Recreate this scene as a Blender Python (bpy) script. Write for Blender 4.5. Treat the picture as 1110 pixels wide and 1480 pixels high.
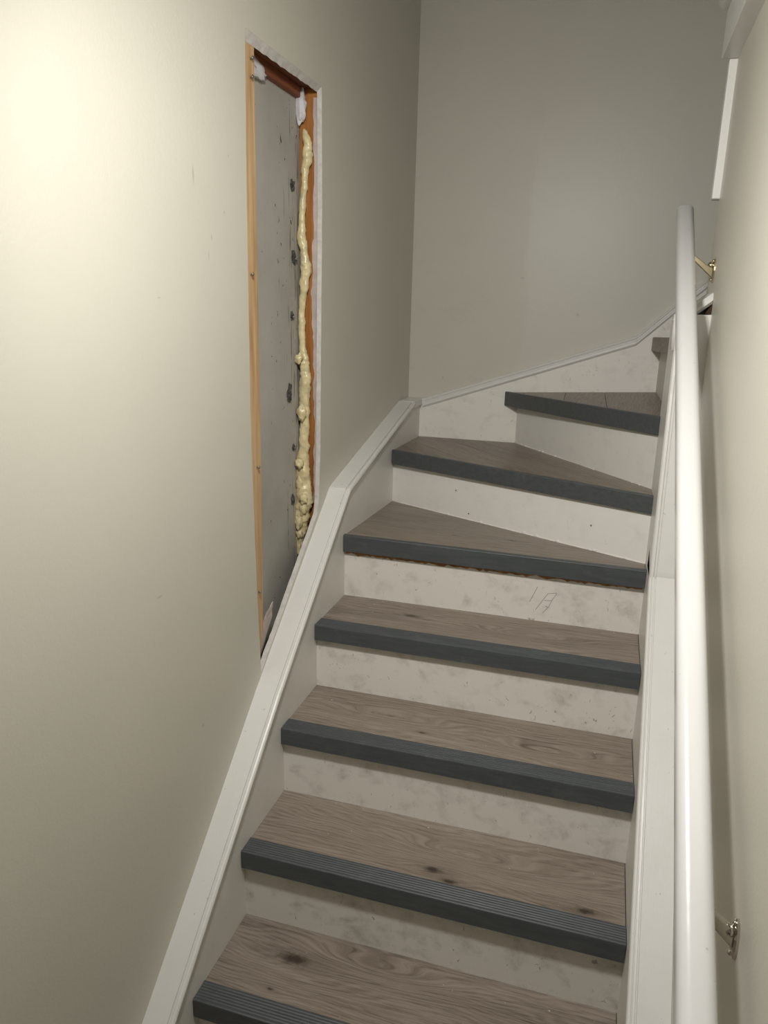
import bpy, bmesh, math, random
from mathutils import Vector, Matrix, noise

for o in list(bpy.data.objects):
    bpy.data.objects.remove(o, do_unlink=True)
scene = bpy.context.scene
COL = scene.collection
random.seed(7)

# ------------------------------------------------------------------ camera
CAM = (0.6979, -1.0650, 1.3817)
YAW, PITCH, ROLL, FPX = 0.2854, -0.2660, 0.0248, 1080.3
cd = bpy.data.cameras.new('camera')
cd.sensor_fit = 'VERTICAL'
cd.sensor_height = 36.0
cd.lens = FPX / 1480.0 * 36.0
cd.clip_start = 0.02
cam = bpy.data.objects.new('camera', cd)
COL.objects.link(cam)
cy, sy, cp, sp = math.cos(YAW), math.sin(YAW), math.cos(PITCH), math.sin(PITCH)
fw = Vector((-sy * cp, cy * cp, sp))
rt = Vector((cy, sy, 0))
up = rt.cross(fw)
c_, s_ = math.cos(ROLL), math.sin(ROLL)
rt, up = c_ * rt + s_ * up, -s_ * rt + c_ * up
m = Matrix((rt, up, -fw)).transposed().to_4x4()
m.translation = CAM
cam.matrix_world = m
scene.camera = cam

# ------------------------------------------------------------------ world, light, exposure
w = bpy.data.worlds.new('world')
scene.world = w
w.use_nodes = True
w.node_tree.nodes['Background'].inputs[0].default_value = (1.0, 0.95, 0.87, 1)
w.node_tree.nodes['Background'].inputs[1].default_value = 0.10

ld = bpy.data.lights.new('ceiling_lamp_light', 'AREA')
ld.shape = 'DISK'
ld.size = 0.16
ld.energy = 17.4
ld.color = (1.0, 0.975, 0.945)
lo = bpy.data.objects.new('ceiling_lamp_light', ld)
lo.location = (0.41, -0.38, 1.92)
lo.rotation_euler = (0.66, -0.38, 0)
COL.objects.link(lo)

scene.view_settings.view_transform = 'Standard'
scene.view_settings.look = 'None'
scene.view_settings.gamma = 1.0
scene.view_settings.use_curve_mapping = False
scene.view_settings.exposure = 0.0

# ------------------------------------------------------------------ numbers of the place
R = 0.185            # rise
G = 0.22397          # going
OV = 0.0185          # nosing overhang
XR = 0.8395          # inner face of the right stringer
XW = -0.055          # left wall surface
WR = 0.912           # right wall surface
YB = 1.8012          # back wall surface
YS = 1.775           # face of the stringer on the back wall
FL = -0.19           # floor
TL = 0.004           # tread below nosing top

# ------------------------------------------------------------------ node helpers
class NT:
    def __init__(self, name):
        self.m = bpy.data.materials.new(name)
        self.m.use_nodes = True
        self.t = self.m.node_tree
        self.b = self.t.nodes['Principled BSDF']
        tc = self.t.nodes.new('ShaderNodeTexCoord')
        self.co = tc.outputs['Object']
    def n(self, typ, **kw):
        nd = self.t.nodes.new(typ)
        for k, v in kw.items():
            setattr(nd, k, v)
        return nd
    def put(self, sock, v):
        if isinstance(v, bpy.types.NodeSocket):
            self.t.links.new(v, sock)
        else:
            sock.default_value = v
    def mapping(self, scale=(1, 1, 1), rot=(0, 0, 0), loc=(0, 0, 0), src=None):
        nd = self.n('ShaderNodeMapping')
        self.put(nd.inputs['Vector'], src or self.co)
        nd.inputs['Scale'].default_value = scale
        nd.inputs['Rotation'].default_value = rot
        nd.inputs['Location'].default_value = loc
        return nd.outputs[0]
    def noise(self, vec, scale=5, detail=3, rough=0.5, dist=0.0):
        nd = self.n('ShaderNodeTexNoise')
        self.put(nd.inputs['Vector'], vec)
        nd.inputs['Scale'].default_value = scale
        nd.inputs['Detail'].default_value = detail
        nd.inputs['Roughness'].default_value = rough
        nd.inputs['Distortion'].default_value = dist
        return nd.outputs['Fac']
    def math(self, op, a, b=0.0, c=None):
        nd = self.n('ShaderNodeMath', operation=op)
        self.put(nd.inputs[0], a)
        self.put(nd.inputs[1], b)
        if c is not None:
            self.put(nd.inputs[2], c)
        return nd.outputs[0]
    def rng(self, v, a, b, c=0.0, d=1.0):
        nd = self.n('ShaderNodeMapRange')
        self.put(nd.inputs[0], v)
        for i, x in enumerate((a, b, c, d)):
            nd.inputs[i + 1].default_value = x
        return nd.outputs[0]
    def mix(self, f, a, b, mode='MIX'):
        nd = self.n('ShaderNodeMix', data_type='RGBA', blend_type=mode)
        self.put(nd.inputs[0], f)
        for i, v in ((6, a), (7, b)):
            if isinstance(v, tuple):
                v = v + (1,) if len(v) == 3 else v
            self.put(nd.inputs[i], v)
        return nd.outputs[2]
    def ramp(self, f, stops):
        nd = self.n('ShaderNodeValToRGB')
        self.put(nd.inputs[0], f)
        e = nd.color_ramp.elements
        while len(e) < len(stops):
            e.new(0.5)
        for el, (p, c) in zip(e, stops):
            el.position = p
            el.color = tuple(c) + (1,)
        return nd.outputs[0]
    def bump(self, h, strength=0.2, dist=0.002):
        nd = self.n('ShaderNodeBump')
        nd.inputs['Strength'].default_value = strength
        nd.inputs['Distance'].default_value = dist
        self.put(nd.inputs['Height'], h)
        self.put(self.b.inputs['Normal'], nd.outputs[0])
    def out(self, col, rough=0.5, spec=0.5, metal=0.0):
        if isinstance(col, tuple):
            col = col + (1,) if len(col) == 3 else col
        self.put(self.b.inputs['Base Color'], col)
        self.put(self.b.inputs['Roughness'], rough)
        self.put(self.b.inputs['Specular IOR Level'], spec)
        self.put(self.b.inputs['Metallic'], metal)
        return self.m

def xyz(k):
    s = k.n('ShaderNodeSeparateXYZ')
    k.put(s.inputs[0], k.co)
    return s.outputs

def ellipse(k, X, Y, c, rx, ry):
    dx = k.math('MULTIPLY', k.math('SUBTRACT', X, c[0]), 1 / rx)
    dy = k.math('MULTIPLY', k.math('SUBTRACT', Y, c[1]), 1 / ry)
    return k.math('SQRT', k.math('ADD', k.math('MULTIPLY', dx, dx), k.math('MULTIPLY', dy, dy)))

# ------------------------------------------------------------------ materials
WALL = (0.59, 0.570, 0.490)

def mat_wall(name, kind):
    k = NT(name)
    X, Y, Z = xyz(k)
    big = k.noise(k.co, 1.7, 3, 0.6)
    col = k.mix(k.rng(big, 0.3, 0.7), tuple(c * 0.965 for c in WALL), tuple(c * 1.03 for c in WALL))
    rough = 0.42
    if kind == 'left':
        for (y, z, ry, rz) in ((0.229, 1.606, .004, .022), (0.288, 1.504, .003, .006), (0.364, 1.661, .003, .003), (0.341, 1.555, .003, .005),
                               (0.275, 1.47, .002, .012), (0.05, 0.86, .01, .003), (0.1, 1.39, .006, .002), (0.18, 0.52, .005, .005)):
            e = ellipse(k, Y, Z, (y, z), ry, rz)
            col = k.mix(k.rng(e, 0.2, 1.0, 0.38, 0.0), col, (0.16, 0.16, 0.15))
    if kind == 'back':
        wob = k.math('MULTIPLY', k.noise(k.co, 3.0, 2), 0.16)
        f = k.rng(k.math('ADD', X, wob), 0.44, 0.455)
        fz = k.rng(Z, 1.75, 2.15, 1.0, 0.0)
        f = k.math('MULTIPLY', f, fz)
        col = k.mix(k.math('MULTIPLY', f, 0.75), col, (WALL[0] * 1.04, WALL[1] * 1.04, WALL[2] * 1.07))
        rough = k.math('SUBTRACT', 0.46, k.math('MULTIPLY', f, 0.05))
        for (x, z, rx, rz) in ((0.565, 1.376, .008, .006), (0.36, 1.50, .008, .004), (0.08, 1.13, .004, .004)):
            e = ellipse(k, X, Z, (x, z), rx, rz)
            col = k.mix(k.rng(e, 0.2, 1.0, 0.4, 0.0), col, (0.25, 0.24, 0.22))
        sm = k.noise(k.mapping((2.5, 1, 6)), 1.6, 4, 0.7)
        low = k.rng(Z, 1.2, 1.75, 1.0, 0.0)
        col = k.mix(k.math('MULTIPLY', k.rng(sm, 0.58, 0.75), k.math('MULTIPLY', low, 0.35)), col, (0.40, 0.37, 0.33))
    peel = k.math('ADD', k.noise(k.co, 260, 2, 0.5), k.math('MULTIPLY', k.noise(k.co, 70, 3, 0.6), 1.5))
    k.bump(peel, 0.16, 0.0012)
    return k.out(col, rough, 0.42)

def mat_trim(name, base=(0.735, 0.725, 0.695), rough=0.33, wear=0.25, axis=(40, 3, 3)):
    k = NT(name)
    n1 = k.noise(k.co, 9, 4, 0.65)
    col = k.mix(k.rng(n1, 0.45, 0.75, 0, wear), base, tuple(c * 0.84 for c in (base[0], base[1] * .98, base[2] * .95)))
    chip = k.noise(k.co, 95, 2, 0.5)
    col = k.mix(k.rng(chip, 0.73, 0.77, 0, 0.5), col, (0.33, 0.29, 0.25))
    br = k.noise(k.mapping(axis), 12, 3, 0.6)
    k.bump(k.math('ADD', br, k.math('MULTIPLY', k.noise(k.co, 60, 2), 0.7)), 0.18, 0.0015)
    return k.out(col, rough, 0.5)

def mat_riser(name, dirt, base=(0.76, 0.735, 0.675), seed=0.0):
    k = NT(name)
    a = k.noise(k.mapping((1, 1, 1.2), loc=(seed, seed * 1.7, 0)), 17, 4, 0.6, 0.3)
    b = k.noise(k.mapping((1, 1, 1), loc=(seed * 2.1, 3, seed)), 38, 4, 0.7)
    f = k.math('MULTIPLY', k.rng(a, 0.50, 0.74), k.rng(b, 0.36, 0.68, 0.25, 1.0))
    col = k.mix(k.math('MULTIPLY', f, dirt), base, (0.36, 0.325, 0.275))
    s = k.noise(k.mapping((1.0, 1, 0.55), rot=(0, 0.5, 0), loc=(seed, 0, 0)), 70, 2, 0.5, 1.5)
    col = k.mix(k.rng(s, 0.69, 0.75, 0, 0.7 * dirt), col, (0.13, 0.115, 0.10))
    k.bump(k.math('ADD', k.noise(k.co, 25, 4, 0.6), k.math('MULTIPLY', k.noise(k.co, 140, 2), 0.3)), 0.25, 0.002)
    return k.out(col, 0.45, 0.45)

def mat_oak(name, ang=0.0, knots=(), tone=1.0, seed=0.0):
    """grey-brown oak laminate, grain along a direction turned by ang about z"""
    k = NT(name)
    mp = k.mapping((1, 1, 1), rot=(0, 0, -ang))
    s = k.n('ShaderNodeSeparateXYZ')
    k.put(s.inputs[0], mp)
    X, Y = s.outputs[0], s.outputs[1]
    ca, sa = math.cos(-ang), math.sin(-ang)
    yb = Y
    core = None
    halo = None
    for (x, y, sz) in knots:
        q = (x * ca - y * sa, x * sa + y * ca)
        if sz < 0:                                   # cathedral figure without a knot
            e = ellipse(k, X, Y, q, 0.17 * -sz, 0.026 * -sz)
            fall = k.math('POWER', 2.718, k.math('MULTIPLY', k.math('MULTIPLY', e, e), -0.6))
            yb = k.math('ADD', yb, k.math('MULTIPLY', fall, 0.055 * -sz))
            continue
        e = ellipse(k, X, Y, q, 0.085 * sz, 0.022 * sz)
        fall = k.math('POWER', 2.718, k.math('MULTIPLY', k.math('MULTIPLY', e, e), -0.55))
        side = k.math('SUBTRACT', Y, q[1])
        yb = k.math('ADD', yb, k.math('MULTIPLY', k.math('MULTIPLY', side, fall), -0.85))
        e2 = ellipse(k, X, Y, q, 0.024 * sz, 0.0095 * sz)
        nz = k.math('MULTIPLY', k.math('SUBTRACT', k.noise(k.co, 90, 3, .7), 0.5), 1.3)
        c2 = k.rng(k.math('ADD', e2, nz), 0.35, 1.25, 1.0, 0.0)
        h2 = k.rng(k.math('ADD', e, k.math('MULTIPLY', nz, 0.5)), 0.1, 1.0, 1.0, 0.0)
        halo = h2 if halo is None else k.math('MAXIMUM', halo, h2)
        core = c2 if core is None else k.math('MAXIMUM', core, c2)
    comb = k.n('ShaderNodeCombineXYZ')
    k.put(comb.inputs[0], X)
    k.put(comb.inputs[1], yb)
    k.put(comb.inputs[2], s.outputs[2])
    V = comb.outputs[0]
    warp = k.noise(k.mapping((1.6, 6, 6), src=V, loc=(seed, 0, seed)), 1.5, 3, 0.5)
    ph = k.math('ADD', k.math('MULTIPLY', yb, 620.0), k.math('MULTIPLY', warp, 85.0))
    rings = k.math('ADD', k.math('MULTIPLY', k.math('SINE', ph), 0.5), 0.5)
    st = k.noise(k.mapping((2.6, 90, 90), src=V, loc=(seed, 0, 0)), 1.6, 6, 0.74)
    pore = k.noise(k.mapping((14, 420, 420), src=V), 1.0, 3, 0.6)
    broad = k.noise(k.mapping((1.3, 8, 8), src=V, loc=(seed, seed, 0)), 1.2, 3, 0.6)
    v = k.math('ADD', k.math('MULTIPLY', rings, 0.12), k.math('MULTIPLY', st, 0.60))
    v = k.math('ADD', v, k.math('MULTIPLY', broad, 0.42))
    v = k.math('SUBTRACT', v, k.math('MULTIPLY', k.rng(pore, 0.50, 0.72), 0.24))
    tn = lambda c: tuple(q * tone for q in c)
    col = k.ramp(v, [(0.25, tn((0.10, 0.076, 0.057))), (0.42, tn((0.19, 0.153, 0.120))), (0.58, tn((0.265, 0.222, 0.180))), (0.80, tn((0.36, 0.312, 0.258)))])
    if core is not None:
        col = k.mix(k.math('MULTIPLY', halo, 0.45), col, (0.10, 0.075, 0.055))
        col = k.mix(k.math('MULTIPLY', core, 0.9), col, (0.040, 0.028, 0.020))
    speck = k.noise(k.co, 130, 1, 0.4)
    col = k.mix(k.rng(speck, 0.80, 0.83), col, (0.55, 0.52, 0.47))
    k.bump(k.math('ADD', st, k.math('MULTIPLY', pore, 0.6)), 0.18, 0.0012)
    return k.out(col, 0.42, 0.45)

def mat_nosing():
    k = NT('dark_grey_nosing')
    n = k.noise(k.mapping((6, 60, 60)), 2.0, 4, 0.7)
    col = k.mix(k.rng(n, 0.35, 0.75), (0.062, 0.070, 0.073), (0.090, 0.100, 0.103))
    d = k.noise(k.co, 22, 4, 0.7)
    col = k.mix(k.rng(d, 0.58, 0.8, 0, 0.35), col, (0.16, 0.16, 0.155))
    k.bump(k.noise(k.co, 180, 2), 0.12, 0.001)
    return k.out(col, k.rng(d, 0.3, 0.7, 0.36, 0.5), 0.5)

def mat_board():
    k = NT('grey_cement_board')
    X, Y, Z = xyz(k)
    a = k.noise(k.co, 5, 5, 0.6)
    col = k.mix(k.rng(a, 0.3, 0.7), (0.35, 0.335, 0.30), (0.44, 0.425, 0.385))
    s = k.noise(k.mapping((1, 1, 0.8)), 55, 3, 0.6, 0.4)
    dens = k.rng(Y, 0.60, 0.84, 0.0, 0.045)
    s2 = k.math('ADD', s, dens)
    col = k.mix(k.rng(s2, 0.715, 0.745, 0, 0.85), col, (0.05, 0.045, 0.04))
    st = k.math('ADD', k.noise(k.mapping((1, 55, 3.5)), 2.2, 3, 0.6), k.rng(Y, 0.70, 0.835, -0.10, 0.08))
    col = k.mix(k.rng(st, 0.64, 0.69, 0, 0.75), col, (0.10, 0.085, 0.07))
    k.bump(k.noise(k.co, 45, 4, 0.6), 0.25, 0.002)
    return k.out(col, 0.8, 0.25)

def mat_wood(name, c1, c2, c3, vert=True, rough=0.6):
    k = NT(name)
    sc = (60, 60, 2.5) if vert else (60, 2.5, 60)
    st = k.noise(k.mapping(sc), 2.0, 4, 0.65, 0.3)
    br = k.noise(k.mapping((14, 14, 1.6) if vert else (14, 1.6, 14)), 2.5, 3, 0.6)
    v = k.math('ADD', k.math('MULTIPLY', st, 0.5), k.math('MULTIPLY', br, 0.5))
    col = k.ramp(v, [(0.32, c1), (0.5, c2), (0.68, c3)])
    k.bump(st, 0.2, 0.001)
    return k.out(col, rough, 0.35)

def mat_simple(name, c, rough=0.5, spec=0.4, metal=0.0, var=0.12, scale=30, bump=0.2):
    k = NT(name)
    n = k.noise(k.co, scale, 4, 0.6)
    col = k.mix(k.rng(n, 0.3, 0.7), tuple(x * (1 - var) for x in c), tuple(x * (1 + var) for x in c))
    if bump:
        k.bump(n, bump, 0.002)
    return k.out(col, rough, spec, metal)

M = {}
M['wall_left'] = mat_wall('wall_paint_left', 'left')
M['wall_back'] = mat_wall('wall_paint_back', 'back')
M['wall'] = mat_wall('wall_paint', 'plain')
M['trim'] = mat_trim('white_trim_paint')
M['stringer'] = mat_trim('white_stringer_paint', (0.74, 0.725, 0.675), 0.4, 0.3, (6, 6, 6))
M['stringer_back'] = mat_riser('white_back_stringer_paint', 0.35, (0.84, 0.815, 0.76), 4.0)
M['rail'] = mat_trim('white_rail_gloss', (0.66, 0.657, 0.645), 0.27, 0.12, (3, 3, 3))
M['nosing'] = mat_nosing()
M['nosing_wood'] = mat_oak('oak_nosing', 1.5, (), 0.8, 5.0)
M['board'] = mat_board()
M['pine'] = mat_wood('pine', (0.36, 0.22, 0.10), (0.52, 0.34, 0.175), (0.64, 0.46, 0.27))
M['stud'] = mat_wood('old_orange_wood', (0.17, 0.060, 0.013), (0.34, 0.135, 0.03), (0.46, 0.205, 0.06))
M['plate'] = mat_wood('dark_red_wood', (0.10, 0.028, 0.012), (0.19, 0.06, 0.025), (0.30, 0.11, 0.045), False)
M['foam'] = mat_simple('yellow_spray_foam', (0.62, 0.535, 0.31), 0.3, 0.5, 0, 0.22, 45, 0.3)
M['gypsum'] = mat_simple('gypsum', (0.60, 0.58, 0.545), 0.85, 0.2, 0, 0.12, 60, 0.5)
M['paper'] = mat_simple('torn_backing_paper', (0.47, 0.40, 0.37), 0.8, 0.2, 0, 0.18, 25, 0.3)
M['plaster'] = mat_simple('plaster_lump', (0.62, 0.61, 0.63), 0.75, 0.2, 0, 0.12, 40, 0.4)
M['fixing'] = mat_simple('dark_fixing', (0.07, 0.068, 0.06), 0.6, 0.4, 0, 0.7, 130, 0.8)
M['steel'] = mat_simple('screw_steel', (0.30, 0.27, 0.23), 0.4, 0.5, 0.8, 0.2, 60, 0)
M['chrome'] = mat_simple('nickel', (0.62, 0.58, 0.52), 0.16, 0.5, 1.0, 0.05, 20, 0)
M['brass'] = mat_simple('brass', (0.66, 0.58, 0.40), 0.17, 0.5, 1.0, 0.05, 20, 0)
M['glue'] = mat_simple('glue_residue', (0.36, 0.19, 0.085), 0.6, 0.3, 0, 0.4, 60, 0.4)
M['caulk'] = mat_simple('white_caulk', (0.74, 0.72, 0.70), 0.5, 0.4, 0, 0.06, 60, 0.2)
M['pencil'] = mat_simple('pencil', (0.17, 0.155, 0.14), 0.6, 0.3, 0, 0.1, 60, 0)
M['floor'] = mat_oak('oak_floor', 0.0, (), 1.0, 9.0)
M['dark'] = mat_simple('gap_shade', (0.05, 0.03, 0.022), 0.9, 0.1, 0, 0.3, 60, 0)
M['substrate'] = mat_simple('tread_substrate', (0.16, 0.12, 0.085), 0.8, 0.2, 0, 0.2, 30, 0)

# ------------------------------------------------------------------ mesh helpers
def obj(name, verts, faces, mat, parent=None, smooth=False, mats=None, idx=None):
    me = bpy.data.meshes.new(name)
    me.from_pydata([tuple(v) for v in verts], [], faces)
    for mm in ([mat] if mats is None else mats):
        me.materials.append(mm)
    bm = bmesh.new()
    bm.from_mesh(me)
    bm.normal_update()
    bmesh.ops.recalc_face_normals(bm, faces=bm.faces)
    bm.to_mesh(me)
    bm.free()
    if idx is not None:
        for p, i in zip(me.polygons, idx):
            p.material_index = i
    if smooth:
        for p in me.polygons:
            p.use_smooth = True
    o = bpy.data.objects.new(name, me)
    COL.objects.link(o)
    if parent is not None:
        adopt(o, parent)
    return o

def adopt(o, parent):
    off = Vector(parent.location)      # mesh parts sit at the origin, empties at the base of their thing
    o.parent = parent
    o.matrix_parent_inverse = Matrix.Translation(-off)

def empty(name, loc):
    o = bpy.data.objects.new(name, None)
    o.empty_display_size = 0.1
    o.location = loc
    COL.objects.link(o)
    return o

def tag(o, label=None, cat=None, group=None, kind=None):
    for a, v in (('label', label), ('category', cat), ('group', group), ('kind', kind)):
        if v:
            o[a] = v
    return o

def bevel(o, wdt=0.002, seg=2):
    b = o.modifiers.new('bevel', 'BEVEL')
    b.width = wdt
    b.segments = seg
    b.limit_method = 'ANGLE'
    b.angle_limit = math.radians(40)
    return o

def box(x0, x1, y0, y1, z0, z1):
    v = [(x, y, z) for z in (z0, z1) for y in (y0, y1) for x in (x0, x1)]
    f = [(0, 2, 3, 1), (4, 5, 7, 6), (0, 1, 5, 4), (2, 6, 7, 3), (0, 4, 6, 2), (1, 3, 7, 5)]
    return v, f

def join(*parts):
    V, F = [], []
    for v, f in parts:
        n = len(V)
        V += list(v)
        F += [tuple(i + n for i in q) for q in f]
    return V, F

def prism(poly, axis, a, b):
    """polygon extruded along an axis: axis x -> poly is (y,z); y -> (x,z); z -> (x,y)"""
    def P(q, t):
        return {'x': (t, q[0], q[1]), 'y': (q[0], t, q[1]), 'z': (q[0], q[1], t)}[axis]
    n = len(poly)
    v = [P(q, a) for q in poly] + [P(q, b) for q in poly]
    f = [tuple(range(n)), tuple(range(2 * n - 1, n - 1, -1))]
    f += [(i, (i + 1) % n, n + (i + 1) % n, n + i) for i in range(n)]
    return v, f

def sweep(sections):
    """list of equal-length closed point rings -> skinned solid"""
    n = len(sections[0])
    v = [p for s in sections for p in s]
    f = []
    for k in range(len(sections) - 1):
        for i in range(n):
            j = (i + 1) % n
            f.append((k * n + i, k * n + j, (k + 1) * n + j, (k + 1) * n + i))
    f.append(tuple(range(n)))
    f.append(tuple(range((len(sections) - 1) * n, len(sections) * n))[::-1])
    return v, f

def tube(pts, rad, seg=12):
    pts = [Vector(p) for p in pts]
    rad = rad if isinstance(rad, (list, tuple)) else [rad] * len(pts)
    secs = []
    for i, p in enumerate(pts):
        t = (pts[min(i + 1, len(pts) - 1)] - pts[max(i - 1, 0)]).normalized()
        a = t.cross(Vector((0, 0, 1)) if abs(t.z) < 0.9 else Vector((0, 1, 0))).normalized()
        b = t.cross(a)
        secs.append([p + (a * math.cos(q) + b * math.sin(q)) * rad[i] for q in [2 * math.pi * s / seg for s in range(seg)]])
    return sweep(secs)

def lump(c, r, seed=0, amp=0.3, freq=1.6, nu=14, nv=9):
    V, F = [], []
    for j in range(nv + 1):
        th = math.pi * j / nv
        for i in range(nu):
            ph = 2 * math.pi * i / nu
            d = Vector((math.sin(th) * math.cos(ph), math.sin(th) * math.sin(ph), math.cos(th)))
            k = 1 + amp * noise.noise(d * freq + Vector((seed * 3.1, seed, 0))) + amp * 0.5 * noise.noise(d * freq * 2.7 + Vector((seed, 9, 0)))
            V.append((c[0] + d.x * r[0] * k, c[1] + d.y * r[1] * k, c[2] + d.z * r[2] * k))
    for j in range(nv):
        for i in range(nu):
            i2 = (i + 1) % nu
            F.append((j * nu + i, j * nu + i2, (j + 1) * nu + i2, (j + 1) * nu + i))
    return V, F

def lerp(a, b, t):
    return tuple(x + (y - x) * t for x, y in zip(a, b))

def ragged(p, q, n, amp, seed):
    out = []
    for i in range(n + 1):
        t = i / n
        d = amp * (noise.noise(Vector((t * n * 0.37, seed, 0))) + 0.6 * noise.noise(Vector((t * n * 0.9, seed, 5))))
        if i in (0, n):
            d = 0
        L = math.hypot(q[0] - p[0], q[1] - p[1])
        nx, ny = -(q[1] - p[1]) / L, (q[0] - p[0]) / L
        out.append((p[0] + (q[0] - p[0]) * t + nx * d, p[1] + (q[1] - p[1]) * t + ny * d))
    return out

# ------------------------------------------------------------------ the setting
ZT = 3.9
tag(obj('floor', *box(-0.3, 1.2, -2.4, 0.016, FL - 0.05, FL), M['floor']), kind='structure')

# left wall: plasterboard with the opening cut into it
Y0, Y1, HZ = 0.448, 0.8615, 1.907
DT = 0.0125
def ragged_line(pts, step, amp, seed):
    out = [pts[0]]
    for i in range(len(pts) - 1):
        L = math.hypot(pts[i + 1][0] - pts[i][0], pts[i + 1][1] - pts[i][1])
        out += ragged(pts[i], pts[i + 1], max(2, int(L / step)), amp, seed + i)[1:]
    return out
HA, HB = (0.460, 0.506), (0.834, 0.818)
hole_left = ragged_line([(Y0, HZ), (0.439, 1.576), (0.436, 1.33), (0.434, 1.07), (0.4476, 0.7105), HA], 0.03, 0.0012, 2.0)
hole_bot = ragged_line([HA, (0.491, 0.534), (0.576, 0.602), (0.6208, 0.640), (0.6904, 0.698), (0.7733, 0.766), HB], 0.012, 0.004, 4.0)
hole_right = ragged_line([HB, (0.846, 0.860), (0.8555, 0.997), (0.8597, 1.28), (0.866, 1.628), (Y1, HZ)], 0.02, 0.0022, 6.0)
loop_mid = hole_left + hole_bot[1:] + hole_right[1:]
YE, YBK = YB + 0.1, -2.4
# wall = two polygons: the part left of/below the opening and the part right of/above it
polyA = [(YBK, FL), (YBK, ZT), (Y0, ZT)] + hole_left + [(HA[0], FL)]
polyB = [(HA[0], FL)] + hole_bot + [(HB[0], FL)]
polyC = [(HB[0], FL)] + hole_right + [(Y1, ZT), (YE, ZT), (YE, FL)]
polyD = [(Y0, HZ), (Y0, ZT), (Y1, ZT), (Y1, HZ)]
V, F, I = [], [], []
for poly in (polyA, polyB, polyC, polyD):
    v, f = prism(poly, 'x', XW, XW - DT)
    n = len(V)
    V += v
    F += [tuple(i + n for i in q) for q in f]
    I += [0, 1] + [1] * (len(f) - 2)
wl = obj('wall_left', V, F, None, mats=[M['wall_left'], M['gypsum']], idx=I)
tag(wl, kind='structure')

# slanted plasterboard cut along the top of the opening
secs = []
for i in range(41):
    y = Y0 + 0.001 + (Y1 - Y0 - 0.002) * i / 40
    dz = 0.016 - 0.005 * i / 40 + 0.0022 * noise.noise(Vector((i * 0.45, 7, 0)))
    secs.append([(XW - .0002, y, HZ + .0003), (XW - DT, y, HZ - dz), (XW - DT, y, HZ + .0003)])
obj('cut_edge', *sweep(secs), M['gypsum'], wl)

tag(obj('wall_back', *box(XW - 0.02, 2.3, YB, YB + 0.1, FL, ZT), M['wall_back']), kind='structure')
WE = 1.06
tag(obj('wall_right', *box(WR, WR + 0.10, -2.4, WE, FL, ZT), M['wall']), kind='structure')
tag(obj('wall_front', *box(XW - 0.02, WR + 0.1, -2.5, -2.4, FL, 2.45), M['wall']), kind='structure')
tag(obj('ceiling', *box(XW - 0.02, WR + 0.1, -2.5, 0.15, 2.42, 2.52), M['wall']), kind='structure')

# trims at the end of the right wall
t1 = obj('trim_1', *box(WR - 0.018, WR + 0.02, 1.048, 1.082, 1.659, 1.965), M['trim'])
bevel(t1, 0.003)
tag(t1, kind='structure')
t2 = obj('trim_2', *box(WR - 0.036, WR + 0.03, -2.39, 1.055, 1.966, 2.30), M['trim'])
bevel(t2, 0.002)
tag(t2, kind='structure')
v, f = tube([(WR - 0.036, -2.38, 2.085), (WR - 0.036, 1.045, 2.085), (WR - 0.036, 1.062, 2.085), (WR - 0.036, 1.070, 2.085)], [0.022, 0.022, 0.017, 0.004], 16)
obj('moulding', v, f, M['trim'], t2, smooth=True)

# ------------------------------------------------------------------ staircase
st = empty('staircase', (0.42, 0.0, FL))
tag(st, 'winding staircase with grey-brown oak treads, dark grey nosings and dirty white risers', 'staircase')

def slab(name, top, thick, mat, parent, bev=0.0):
    """convex polygon of 3D points, extruded straight down"""
    n = len(top)
    v = list(top) + [(p[0], p[1], p[2] - thick) for p in top]
    f = [tuple(range(n)), tuple(range(2 * n - 1, n - 1, -1))] + [(i, (i + 1) % n, n + (i + 1) % n, n + i) for i in range(n)]
    o = obj(name, v, f, mat, parent)
    if bev:
        bevel(o, bev, 1)
    return o

def nosing(parent, L, Rr, h, strip, mat, ridges=6, label=None, hook=0.012):
    """profile strip from left end L to right end Rr (points on the front top edge)"""
    L, Rr = Vector(L), Vector(Rr)
    d = (Rr - L).normalized()
    n = Vector((-d.y, d.x, 0)).normalized()      # towards the riser
    prof = [(0, -h), (0, -0.003), (0.0008, -0.001), (0.003, 0)]
    if ridges:
        step = (strip - 0.010) / ridges
        for i in range(ridges):
            a = 0.006 + i * step
            prof += [(a, 0), (a + step * .3, -0.0010), (a + step * .5, -0.0010), (a + step * .8, 0)]
    prof += [(strip - 0.001, 0), (strip, -0.0015), (strip, -TL), (hook, -TL), (hook, -h)]
    secs = []
    for p in (L, Rr):
        secs.append([p + n * a + Vector((0, 0, b)) for a, b in prof])
    v, f = sweep(secs)
    o = obj('nosing', v, f, mat, parent)
    if label:
        o['label'] = label
    return o

def riser(A, B, zt, thick=0.014, mat=None):
    """A, B bottom corners (front face); zt top z at both ends"""
    A, B = Vector(A), Vector(B)
    d = (B - A)
    d.z = 0
    d.normalize()
    n = Vector((-d.y, d.x, 0))
    v = []
    for q in (Vector((0, 0, 0)), n * thick):
        v += [A + q, B + q, Vector((B.x, B.y, zt[1])) + q, Vector((A.x, A.y, zt[0])) + q]
    f = [(0, 1, 2, 3), (7, 6, 5, 4), (0, 4, 5, 1), (1, 5, 6, 2), (2, 6, 7, 3), (3, 7, 4, 0)]
    return obj('riser', v, f, mat, st)

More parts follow.
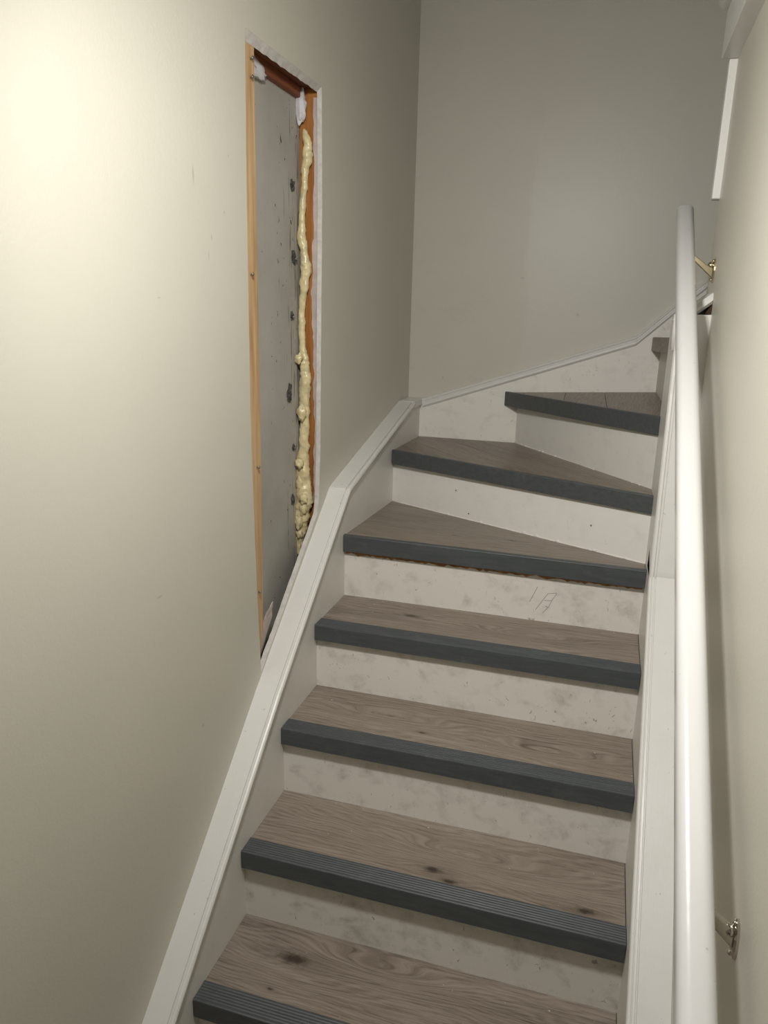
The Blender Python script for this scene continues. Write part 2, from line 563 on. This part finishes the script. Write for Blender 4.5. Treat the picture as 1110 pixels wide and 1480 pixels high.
NH = 0.0445
knots = {0: [(0.158, 0.160, 1.5), (0.60, 0.075, .5), (0.30, 0.190, -1.0), (0.14, 0.075, .35)], 1: [(0.4276, 0.309, 0.9), (0.47, 0.285, .8), (0.757, 0.292, 0.8), (0.50, 0.37, -1.0)],
         2: [(0.337, 0.548, 0.35), (0.25, 0.59, -0.8), (0.65, 0.56, -.9)], 3: [(0.2274, 0.8267, 0.85), (0.55, 0.80, -.9)]}
dirt = [0.8, 0.85, 0.75, 0.75]
for i in range(4):
    y, z = i * G, i * R
    zb = FL if i == 0 else z - R - TL
    riser((0.0, y + OV, zb), (XR + .001, y + OV, zb), (z - 0.036, z - 0.036), mat=mat_riser('riser_paint_%d' % i, dirt[i], seed=i * 2.3))
    yb = y + G + OV
    tm = mat_oak('oak_tread_%d' % i, 0.0, knots[i], 1.0, i * 3.7)
    tr = slab('tread', [(0.0005, y + 0.0125, z - TL), (XR - .002, y + 0.0125, z - TL), (XR - .002, yb + .003, z - TL), (0.0005, yb + .003, z - TL)], 0.034, tm, st)
    nosing(tr, (0.0012, y, z), (XR - 0.0015, y, z), NH, 0.050, M['nosing'])

# ---- winders (each tread may lean a little, as measured)
EL, ER = (0.001, 0.8955, 0.7435), (XR - .001, 0.893, 0.7395)
ri = riser((0.0, 4 * G + OV, 3 * R - TL), (XR + .001, 4 * G + OV, 3 * R - TL), (0.706, 0.703), mat=mat_riser('riser_paint_4', 0.7, seed=9.9))
ri['label'] = 'riser with pencil scribble and orange glue under the nosing'
FLr, FRr = (0.0, 1.4154, 0.7215), (XR, 0.9875, 0.728)
trE = slab('tread', [(0.0005, 0.908, EL[2] - TL), (XR - .002, 0.9055, ER[2] - TL), (XR - .002, 0.991, 0.728), (0.0005, 1.418, 0.7215)], 0.034,
           mat_oak('oak_tread_4', -0.10, [(0.4686, 1.0655, 0.55), (0.30, 1.05, .3)], 1.0, 13.0), st)
nosing(trE, EL, ER, 0.049, 0.016, M['nosing'], 0)

FL_, FR_ = (0.001, 1.3885, 0.9105), (XR - .001, 0.976, 0.920)
riF = riser(FLr, FRr, (0.872, 0.884), mat=mat_riser('riser_paint_5', 0.18, (0.82, 0.80, 0.76), seed=12.0))
GLr, GRr = (0.3754, YS + .0015, 0.9005), (0.8464, 1.080, 0.911)

def clip(poly, a, b, c):
    """keep a*x+b*y<=c"""
    out = []
    for i in range(len(poly)):
        p, q = poly[i], poly[(i + 1) % len(poly)]
        dp, dq = a * p[0] + b * p[1] - c, a * q[0] + b * q[1] - c
        if dp <= 0:
            out.append(p)
        if dp * dq < 0:
            out.append(lerp(p, q, dp / (dp - dq)))
    return out

def plank_tread(poly, plane, cuts, nrm, mats):
    """substrate slab with separately laid planks on it"""
    zf = lambda p: (p[0], p[1], plane[0] + plane[1] * p[0] + plane[2] * p[1])
    tr = slab('tread', [tuple(Vector(zf(p)) - Vector((0, 0, 0.006))) for p in poly], 0.03, M['substrate'], st)
    cuts = [-1e3] + list(cuts) + [1e3]
    gap = 0.0006
    for k in range(len(cuts) - 1):
        q = clip(poly, nrm[0], nrm[1], cuts[k + 1] - gap)
        q = clip(q, -nrm[0], -nrm[1], -(cuts[k] + gap)) if q else q
        if len(q) > 2:
            slab('plank', [zf(p) for p in q], 0.0065, mats[k % len(mats)], tr, 0.0006)
    return tr

def plane3(a, b, c):
    n = (Vector(b) - Vector(a)).cross(Vector(c) - Vector(a))
    return (a[2] + (n.x * a[0] + n.y * a[1]) / n.z, -n.x / n.z, -n.y / n.z)

# tread F: planks run diagonally
plF = plane3((0, 1.39, 0.9065), (XR, 0.980, 0.916), (0, 1.7778, 0.8994))
polyF = [(0.0005, 1.400), (XR - .002, 0.988), (0.8464, 1.085), (0.3774, YS), (0.0005, YS)]
dF = Vector((0.62, -0.785))
nF = (0.785, 0.62)
oaks = [mat_oak('oak_plank_a', -0.90, (), 0.94, 21.0), mat_oak('oak_plank_b', -0.90, (), 1.0, 27.0), mat_oak('oak_plank_c', -0.90, [(0.45, 1.30, .5)], 0.9, 33.0)]
trF = plank_tread(polyF, plF, [1.03, 1.175, 1.28], nF, oaks)
nosing(trF, FL_, FR_, 0.0495, 0.014, M['nosing'], 0)

# G
GL, GR = (0.327, YS - .001, 1.0915), (0.8455, 1.068, 1.1180)
riser(GLr, GRr, (1.050, 1.074), mat=mat_riser('riser_paint_6', 0.22, (0.76, 0.745, 0.70), seed=15.0))
plG = plane3((0.327, YS, 1.0885), (0.8455, 1.068, 1.1145), (0.859, YS, 1.1175))
polyG = [(0.345, YS), (0.851, 1.083), (0.873, 1.083), (0.861, YS)]
oakg = [mat_oak('oak_plank_d', 1.50, (), 0.9, 41.0), mat_oak('oak_plank_e', 1.50, (), 0.97, 47.0), mat_oak('oak_plank_f', 1.50, [(0.80, 1.55, .6)], 0.9, 51.0)]
trG = plank_tread(polyG, plG, [0.455, 0.603, 0.738], (1.0, 0.03), oakg)
nosing(trG, GL, GR, 0.052, 0.014, M['nosing'], 0)

# H: first step of the upper flight
riser((0.8585, YS, 1.1165), (0.8735, 1.075, 1.1130), (1.268, 1.285), mat=mat_riser('riser_paint_7', 0.25, (0.60, 0.58, 0.53), seed=18.0))
trH = slab('tread', [(0.842, YS, 1.303), (0.868, 1.075, 1.322), (1.12, 1.075, 1.322), (1.12, YS, 1.303)], 0.036, oakg[0], st)
nosing(trH, (0.828, YS - .001, 1.307), (0.855, 1.075, 1.326), 0.046, 0.03, M['nosing_wood'], 0, 'brown-grey wooden nosing')
for k in range(3):
    x = 1.09 + 0.22 * k
    z = 1.50 + 0.185 * k
    riser((x + .02, YS, z - 0.195), (x + .02, 1.11, z - 0.195), (z - 0.036, z - 0.036), mat=M['stringer'])
    tr = slab('tread', [(x + .012, YS, z - TL), (x + .012, 1.11, z - TL), (x + .25, 1.11, z - TL), (x + .25, YS, z - TL)], 0.034, oakg[1], st)
    nosing(tr, (x, YS - .001, z), (x, 1.112, z), NH, 0.05, M['nosing'])

# glue residue under the nosings of E and F, caulk at the riser feet
def ribbon(name, A, B, z0, z1, n, amp, off, mat, parent, seed):
    A, B = Vector(A), Vector(B)
    d = (B - A)
    d.z = 0
    d.normalize()
    nn = Vector((d.y, -d.x, 0)) * off
    V, F = [], []
    for i in range(n + 1):
        t = i / n
        p = A.lerp(B, t)
        za, zb = z0[0] + (z0[1] - z0[0]) * t, z1[0] + (z1[1] - z1[0]) * t
        zb += amp * (noise.noise(Vector((i * 0.31, seed, 0))) + noise.noise(Vector((i * 0.83, seed, 3))))
        zb = min(zb, za - 0.0005)
        for q in (Vector((0, 0, 0)), nn):
            V += [(p.x + q.x, p.y + q.y, za), (p.x + q.x, p.y + q.y, zb)]
    for i in range(n):
        a = 4 * i
        F += [(a + 2, a + 3, a + 7, a + 6), (a + 3, a + 1, a + 5, a + 7), (a, a + 2, a + 6, a + 4), (a + 1, a, a + 4, a + 5)]
    F += [(0, 1, 3, 2), (4 * n, 4 * n + 2, 4 * n + 3, 4 * n + 1)]
    return obj(name, V, F, mat, parent)
yE = 4 * G + OV
for t_, z_ in ((0.30, 0.812), (0.36, 0.745), (0.82, 0.80)):
    q_ = lerp(FLr, FRr, t_)
    obj('nail_head', *lump((q_[0], q_[1], z_), (.003, .0015, .003), 2, .2, 2, 10, 6), M['steel'], riF, smooth=True)
ribbon('glue_residue', (0.004, yE, 0), (XR - .004, yE, 0), (0.700, 0.697), (0.681, 0.679), 90, 0.007, 0.0012, M['glue'], ri, 1.0)
pF, qF = Vector(FLr), Vector(FRr)
ribbon('glue_residue', lerp(FLr, FRr, .01), lerp(FLr, FRr, .99), (0.868, 0.880), (0.860, 0.868), 70, 0.003, 0.0012, M['glue'], riF, 2.0)

def caulk(A, B, n, seed, parent):
    rnd = random.Random(seed)
    parts = []
    for i in range(n):
        t = rnd.uniform(0.05, 0.97)
        p = lerp(A, B, t)
        s = rnd.uniform(0.002, 0.0042)
        parts.append(lump((p[0], p[1] - 0.001, p[2] + s * .6), (s * rnd.uniform(1, 2), s * .7, s * rnd.uniform(.7, 1.3)), seed + i, .4, 2, 8, 5))
    parts.append(tube([lerp(A, B, t / 20) for t in range(21)], [0.0022 + 0.0012 * noise.noise(Vector((t * .7, seed, 0))) for t in range(21)], 6))
    o = obj('caulk_bead', *join(*parts), M['caulk'], parent, smooth=True)
    o['kind'] = 'stuff'
caulk(FLr, FRr, 16, 3, riF)
riG = [o for o in bpy.data.objects if o.name.startswith('riser')][6]
caulk(GLr, GRr, 10, 8, riG)

# pencil scribble on riser E and a small mark on the back stringer
def stroke(pts, r=0.0006):
    return tube(pts, r, 5)
sc = []
for q in ([(0.5637, 0.6512), (0.5559, 0.6298), (0.5446, 0.6036)], [(0.5932, 0.6349), (0.5799, 0.6126), (0.5632, 0.5835)], [(0.6172, 0.6381), (0.6058, 0.6183), (0.5981, 0.5967), (0.5828, 0.576)], [(0.5932, 0.6349), (0.617, 0.6401)], [(0.5855, 0.6134), (0.6041, 0.616)]):
    sc.append(stroke([(a, yE, b) for a, b in q]))
obj('pencil_scribble', *join(*sc), M['pencil'], ri)

# ---- left stringer with its capping
capL = [(-0.34, -0.190), (-0.093, 0.0197), (0.4251, 0.4716), (0.9336, 0.8770), (1.6589, 1.0451), (YS + .02, 1.0520)]
botL = [(YS + .02, 0.80), (0.9, 0.40), (0.40, -0.05), (0.2, FL), (-0.34, FL)]
sl = obj('stringer', *prism([(a, b - 0.012) for a, b in capL] + botL, 'x', XW - 0.002, 0.0), M['stringer'], st)
sl['label'] = 'white left stringer along the wall with the cut opening'

def capping(path, prof, name, parent, mat):
    secs = [[(x, y, z + dz) for x, dz in prof] for (y, z) in path]
    return obj(name, *sweep(secs), mat, parent)
profL = [(XW, 0), (-.005, 0), (-.004, -.005), (-.0015, -.005), (-.0005, -.0005), (.003, .0005), (.007, -.001), (.0095, -.005), (.0100, -.009), (.009, -.013), (.0065, -.0155), (.0015, -.0155), (.0015, -.0185),
         (.006, -.019), (.0055, -.023), (.003, -.026), (0, -.027), (XW, -.027)]
capping([capL[0], capL[1], capL[2], (0.9300, 0.8742), ], profL, 'capping', sl, M['trim'])
capping([(0.9310, 0.8748), (0.955, 0.8815), (1.30, 0.9620), (1.655, 1.0440), (1.664, 1.0460)], profL, 'capping', sl, M['trim'])
# level block at the corner of the two runs
cb = obj('corner_block', *prism([(XW, 1.662), (0.006, 1.662), (0.008, 1.70), (0.008, YS - .002), (0.020, YS - .002), (0.022, YB), (XW, YB)], 'z', 1.022, 1.0475), M['trim'], sl)
bevel(cb, 0.003)

# ---- stringer on the back wall
capB = [(0.0, 1.0435), (0.775, 1.3100), (0.905, 1.4340), (1.60, 2.07)]
sb = obj('stringer', *prism([(a, b - 0.02) for a, b in capB] + [(1.6, 1.6), (0.9, 1.0), (0.35, 0.83), (0.0, 0.83)], 'y', YS, YB), M['stringer_back'], st)
sb['label'] = 'low white stringer board on the back wall'
profB = [(YB, 0.0), (YS + .004, 0.0), (YS - .001, -0.003), (YS - .004, -0.008), (YS - .001, -0.013), (YS - .001, -0.017), (YS - .006, -0.020), (YS - .008, -0.027), (YS - .004, -0.033), (YS, -0.035), (YB, -0.035)]
def cap_back(path):
    secs = [[(x, y, z + dz) for y, dz in profB] for (x, z) in path]
    return obj('capping', *sweep(secs), M['trim'], sb)
cap_back([(0.012, 1.0475), (0.775, 1.3100)])
cap_back([(0.7755, 1.3102), (0.905, 1.4340), (1.60, 2.07)])
mk = [(0.5888, 1.2092), (0.6002, 1.217), (0.6079, 1.2125), (0.5991, 1.2022), (0.5852, 1.1942), (0.6139, 1.2004)]
obj('scratch_mark', *stroke([(a, YS, b) for a, b in mk], 0.0009), M['caulk'], sb)

# ---- right stringer, its capping, and the newel it runs into
sR = R / G
capR = [(-0.365, sR * -0.365 + 0.116), (0.783, sR * 0.783 + 0.116)]
sr = obj('stringer', *prism([(capR[0][0], FL), (capR[0][0], capR[0][1] - .0), (capR[0][0] + .01, capR[0][1] - .006), (0.785, capR[1][1] - 0.012), (0.90, 0.80), (0.90, 0.3), (0.3, FL)], 'x', XR, WR + 0.002), M['stringer'], st)
sr['label'] = 'white right stringer under the handrail'
profR = [(WR, 0.0), (0.855, 0.0), (0.854, -0.0045), (0.852, -0.0045), (0.851, -0.0003), (0.8468, -0.0008), (0.8460, -0.0045), (0.8450, -0.0045), (0.8440, -0.0015), (0.8395, -0.004), (0.8375, -0.009), (0.8375, -0.016), (XR, -0.021), (WR, -0.024)]
capping(capR, profR, 'capping', sr, M['trim'])

front = [(0.7835, 0.752), (0.7855, 0.775), (0.835, 1.00), (0.876, 1.20), (0.890, 1.30), (0.892, 1.385)]
secs = []
for (y, z) in front:
    secs.append([(WR + .002, y, z), (0.857, y, z), (0.8555, y + .002, z), (0.854, y, z), (0.850, y, z), (0.849, y + .0025, z), (0.8475, y, z), (0.8415, y + .001, z), (0.8385, y + .006, z), (0.8385, y + .018, z), (XR, y + .024, z), (XR, 1.078, z), (WR + .002, 1.078, z)])
nw = obj('newel', *sweep(secs), M['trim'], sr)
v, f = prism([(XR, 0.5), (0.8, 0.5)], 'x', 0, 1) if False else box(XR, WR - .001, 0.9003, 1.077, 0.45, 0.7515)
obj('newel_foot', v, f, M['stringer'], sr)
# rounded bead end on the newel, sloping cap on its top
obj('bead', *tube([(0.8405, 0.93, 1.30), (0.8405, 0.93, 1.382), (0.8405, 0.93, 1.388), (0.8405, 0.93, 1.3905)], [0.0085, 0.0085, 0.006, 0.002], 14), M['trim'], nw, smooth=True)
obj('bead_ring', *tube([(0.8405, 0.93, 1.370), (0.8405, 0.93, 1.3735)], [0.0098, 0.0098], 14), M['trim'], nw)
secs = []
for (x, z) in ((0.850, 1.385), (0.9115, 1.4360)):
    secs.append([(x, 0.905, z - .026), (x, 0.897, z - .018), (x, 0.897, z - .008), (x, 0.905, z), (x, 1.075, z), (x, 1.075, z - .026)])
obj('newel_capping', *sweep(secs), M['trim'], nw)
# stringer of the upper flight, hidden mostly by the wall
su = obj('stringer', *prism([(XR, 0.9), (XR, 1.37), (1.8, 2.14), (1.8, 1.75), (1.15, 1.1)], 'y', 1.080, 1.108), M['stringer'], st)
su['label'] = 'white inner stringer of the upper flight behind the wall end'
gp = obj('gap', *prism([(0.896, 1.3865), (WR - .0005, 1.3865), (WR - .0005, 1.4085)], 'y', 0.8975, 0.8985), M['dark'], nw)  # thin dark wedge: the shade inside the open gap, put in as colour

# ------------------------------------------------------------------ handrail
hr = empty('handrail', (0.85, -0.5, FL))
tag(hr, 'glossy white wooden handrail on metal brackets along the right wall', 'handrail')
A, B = Vector((0.8545, -0.62, 0.487)), Vector((0.8435, 1.165, 1.641))
d = (B - A).normalized()
sx = Vector((1, 0, 0))
sx = (sx - d * sx.dot(d)).normalized()
sn = sx.cross(d)
if sn.z < 0:
    sn = -sn
ring = []
hw, hh, rr = 0.0210, 0.0235, 0.0150
for cx, cz, a0 in ((hw - rr, hh - rr, 0), (-(hw - rr), hh - rr, 90), (-(hw - rr), -(hh - rr), 180), (hw - rr, -(hh - rr), 270)):
    for k in range(6):
        a = math.radians(a0 + 18 * k)
        ring.append((cx + rr * math.cos(a), cz + rr * math.sin(a)))
secs = []
for t, s in ((0, 1), (0.25, 1), (0.5, 1), (0.75, 1), (0.998, 1), (0.9995, .96), (1, .9)):
    p = A.lerp(B, t)
    secs.append([p + sx * (a * s) + sn * (b * s) for a, b in ring])
o = obj('rail', *sweep(secs), M['rail'], hr, smooth=True)
o.modifiers.new('es', 'EDGE_SPLIT').split_angle = math.radians(50)

def bracket(yw, zw, mat, arm):
    t = (yw - A.y) / (B.y - A.y)
    c = A.lerp(B, t) - sn * (hh - 0.002)
    br = obj('bracket', *prism(arm, 'y', yw - .006, yw + .006), mat, hr)
    bevel(br, 0.002, 2)
    v, f = sweep([[(x, yw + ry * math.cos(a), zw - 0.006 + rz * math.sin(a)) for a in [2 * math.pi * k / 20 for k in range(20)]] for x, ry, rz in ((WR, .014, .028), (WR - .003, .014, .028), (WR - .005, .010, .022))])
    obj('wall_plate', v, f, mat, br)
    obj('boss', *lump((WR - .009, yw, zw + .006), (.008, .0085, .0085), 1, 0, 1, 14, 9), mat, br, smooth=True)
    sad = [c + d * a + sx * b + sn * e for e in (-.002, .0015) for a in (-.025, .025) for b in (-.010, .010)]
    obj('saddle', sad, [(0, 1, 3, 2), (4, 6, 7, 5), (0, 4, 5, 1), (2, 3, 7, 6), (0, 2, 6, 4), (1, 5, 7, 3)], mat, br)
    for dz in (0.016, -0.027):
        obj('screw', *lump((WR - .005, yw, zw + dz), (.003, .004, .004), 1, 0, 1, 8, 5), mat, br, smooth=True)
    return br
bracket(0.955, 1.493, M['brass'], [(.911, 1.466), (.911, 1.492), (.893, 1.5005), (.866, 1.5205), (.855, 1.522), (.855, 1.508), (.866, 1.5065)])['label'] = 'brass bracket'
bracket(-0.229, 0.659, M['chrome'], [(.911, .638), (.911, .669), (.903, .6715), (.8825, .687), (.858, .7125), (.850, .7125), (.852, .697), (.8825, .667)])['label'] = 'nickel bracket'

# ------------------------------------------------------------------ inside of the wall opening
XS = XW - DT - 0.0005       # front of the studs
XB = -0.118                 # face of the grey board
bd = obj('backing_board', *box(XB - 0.0125, XB, 0.36, 0.93, 0.34, 1.960), M['board'])
tag(bd, 'grey cement board at the back of the wall opening', 'board')
for i, (y, z, s) in enumerate(((0.815, 1.674, 1.0), (0.822, 1.502, 1.15), (0.808, 1.356, .8), (0.784, 1.150, 1.15), (0.790, 1.172, .8), (0.812, 1.006, .7), (0.803, 0.86, 1.0))):
    o = obj('fixing', *lump((XB + .001, y, z), (0.005 * s, 0.0105 * s, 0.0125 * s), i + 3, 0.75, 2.2, 16, 10), M['fixing'], bd)
    if i in (1, 2, 5):
        obj('screw_head', *lump((XB + .006 * s, y + .003, z - .002), (.003, .004, .004), i, .2, 2, 8, 6), M['steel'], o, smooth=True)

ps = empty('wall_stud', (XS - .02, 0.48, 0.5))
tag(ps, 'pale pine stud on the left side of the wall opening', 'stud')
v, f = prism([(0.415, 0.47), (0.415, 1.895), (0.514, 1.893), (0.5105, 1.58), (0.510, 1.20), (0.510, 1.02), (0.505, 0.70), (0.503, 0.612), (0.46, 0.47)], 'x', XS, XB + 0.0005)
o = obj('stud', v, f, M['pine'], ps)
bevel(o, 0.0012, 1)
for y, z in ((0.497, 1.866), (0.495, 1.831), (0.478, 1.445), (0.488, 1.018), (0.482, 0.71)):
    obj('screw', *join(tube([(XS - .002, y, z), (XS + .006, y - .004, z + .001)], [.0022, .0018], 8), lump((XS + .007, y - .0045, z + .001), (.0022, .0042, .0042), 2, .25, 2, 9, 6)), M['steel'], ps, smooth=True)

os_ = obj('wall_stud', *box(XB + .0005, XS, 0.868, 0.915, 0.58, 1.9055), M['stud'])
tag(os_, 'old orange-brown stud on the right side of the wall opening', 'stud')
V, F = [], []
tp = obj('top_plate', *box(XB + .0005, XS, 0.41, 0.915, 1.9060, 1.955), M['plate'])
tag(tp, 'dark red-brown timber across the top of the wall opening', 'timber')
# a second, narrower batten under the plate against the board
bt = obj('batten', *box(XB + .0005, XB + .014, 0.5175, 0.8665, 1.880, 1.9055), M['plate'])
adopt(bt, tp)

# torn membrane on the orange stud beside the plasterboard
V, F = [], []
nz = 120
for i in range(nz + 1):
    z = 0.84 + (1.885 - 0.84) * i / nz
    wdt = 0.011 + 0.007 * noise.noise(Vector((z * 9, 1, 0))) + 0.004 * noise.noise(Vector((z * 37, 2, 0))) + (0.004 if 1.30 < z < 1.55 else 0)
    wdt = max(0.003, wdt)
    lift = 0.0015 + 0.003 * abs(noise.noise(Vector((z * 22, 5, 0))))
    V += [(XS - 0.0005, 0.8676, z), (XS - wdt, 0.8678 - lift, z), (XS - wdt, 0.8676, z)]
for i in range(nz):
    a = 3 * i
    F += [(a, a + 1, a + 4, a + 3), (a + 1, a + 2, a + 5, a + 4), (a + 2, a, a + 3, a + 5)]
F += [(0, 2, 1), (3 * nz, 3 * nz + 1, 3 * nz + 2)]
tm = obj('torn_membrane', V, F, M['paper'])
adopt(tm, os_)
tm['label'] = 'torn greyish pink membrane'

# spray foam bead
FO = [(-0.0917, 1.8494, 0.006), (-0.0918, 1.8104, 0.0052), (-0.0845, 1.7787, 0.0104), (-0.0865, 1.7422, 0.0122), (-0.0922, 1.715, 0.0087), (-0.0924, 1.6875, 0.0079), (-0.0983, 1.6419, 0.008), (-0.1005, 1.5922, 0.008), (-0.1007, 1.5553, 0.0107), (-0.0951, 1.5163, 0.009), (-0.0894, 1.477, 0.0126), (-0.0954, 1.4389, 0.0109), (-0.1016, 1.3862, 0.0082), (-0.1019, 1.3329, 0.0083), (-0.1022, 1.2788, 0.0084), (-0.0943, 1.239, 0.0121), (-0.0925, 1.1912, 0.0141), (-0.0948, 1.1312, 0.0132), (-0.0971, 1.0741, 0.0124), (-0.0974, 1.0163, 0.0134), (-0.0997, 0.9574, 0.0164), (-0.0979, 0.908, 0.0185), (-0.096, 0.858, 0.0215), (-0.1020, 0.8063, 0.0197), (-0.1060, 0.7644, 0.0159), (-0.1080, 0.7218, 0.01), (-0.1090, 0.6897, 0.007)]
secs = []
NS, NA = 300, 26
for k in range(NS + 1):
    u = k / NS * (len(FO) - 1) * 0.962 + (len(FO) - 1) * 0.038
    i = min(int(u), len(FO) - 2)
    t = u - i
    t2 = t * t * (3 - 2 * t)
    x, z, r = (FO[i][j] + (FO[i + 1][j] - FO[i][j]) * (t if j == 1 else t2) for j in range(3))
    x -= 0.004
    yc = 0.850 - 0.010 * max(0, (0.95 - z)) / 0.25
    if k in (0, NS):
        r *= 0.15
    ringp = []
    for a in range(NA):
        q = 2 * math.pi * a / NA
        dx, dy = math.cos(q), math.sin(q)
        P = Vector((dx * .012, dy * .012, z))
        lmp = 1 + 0.30 * noise.noise(P * 42) + 0.34 * abs(noise.noise(P * 75 + Vector((4, 0, 0)))) + 0.10 * noise.noise(P * 190)
        rr_ = r * lmp
        ringp.append((x + dx * rr_, yc + dy * rr_ * 0.9, z + 0.004 * noise.noise(P * 60)))
    secs.append(ringp)
fm = obj('spray_foam', *sweep(secs), M['foam'], smooth=True)
tag(fm, 'lumpy pale yellow spray foam bead down the right side of the wall opening', 'foam')
rnd = random.Random(4)
for k in range(9):
    z = [1.245, 1.10, 0.96, 0.90, 0.86, 0.83, 0.79, 0.755, 0.72][k]
    y = 0.836 - rnd.uniform(0.004, 0.016)
    x = XB + rnd.uniform(0.008, 0.03)
    o = obj('foam_blob', *lump((x, y, z), (rnd.uniform(.008, .013), .008, rnd.uniform(.012, .022)), k + 30, 0.5, 1.7, 16, 12), M['foam'], fm, smooth=True)

# plaster remains along the top of the board
V = obj('plaster_lump', *lump((XB + .008, 0.6, 1.882), (0.0085, 0.062, 0.020), 5, 0.4, 2.0, 24, 14), M['plaster'], smooth=True)
tag(V, 'white torn plaster lump at the top left of the wall opening', 'plaster')
V = obj('plaster_lump', *lump((XB + .012, 0.850, 1.862), (0.014, 0.013, 0.036), 8, 0.45, 2.0, 20, 14), M['plaster'], smooth=True)
tag(V, 'white plaster lump above the yellow foam at the top right of the opening', 'plaster')

# torn paper at the foot of the opening
def sheet(name, outline, x, thick, mat, label, cat, curl=0.0):
    n = len(outline)
    cyy = sum(p[0] for p in outline) / n
    czz = sum(p[1] for p in outline) / n
    V = [(x, cyy, czz)] + [(x + curl * noise.noise(Vector((p[0] * 60, p[1] * 60, 3))), p[0], p[1]) for p in outline]
    V += [(a - thick, b, c) for a, b, c in V]
    m_ = n + 1
    F = []
    for i in range(n):
        a, b = 1 + i, 1 + (i + 1) % n
        F += [(0, a, b), (m_, m_ + b, m_ + a), (a, m_ + a, m_ + b, b)]
    o = obj(name, V, F, mat)
    return tag(o, label, cat)
out = ragged((0.452, 0.606), (0.505, 0.612), 7, 0.003, 3) + ragged((0.505, 0.612), (0.572, 0.650), 12, 0.005, 9)[1:] + ragged((0.572, 0.650), (0.566, 0.61), 6, .003, 5)[1:] + [(0.545, 0.58), (0.51, 0.54), (0.452, 0.50)]
sheet('torn_paper', out, XS - .006, 0.0012, M['paper'], 'torn pinkish paper at the foot of the pine stud', 'paper', 0.006)
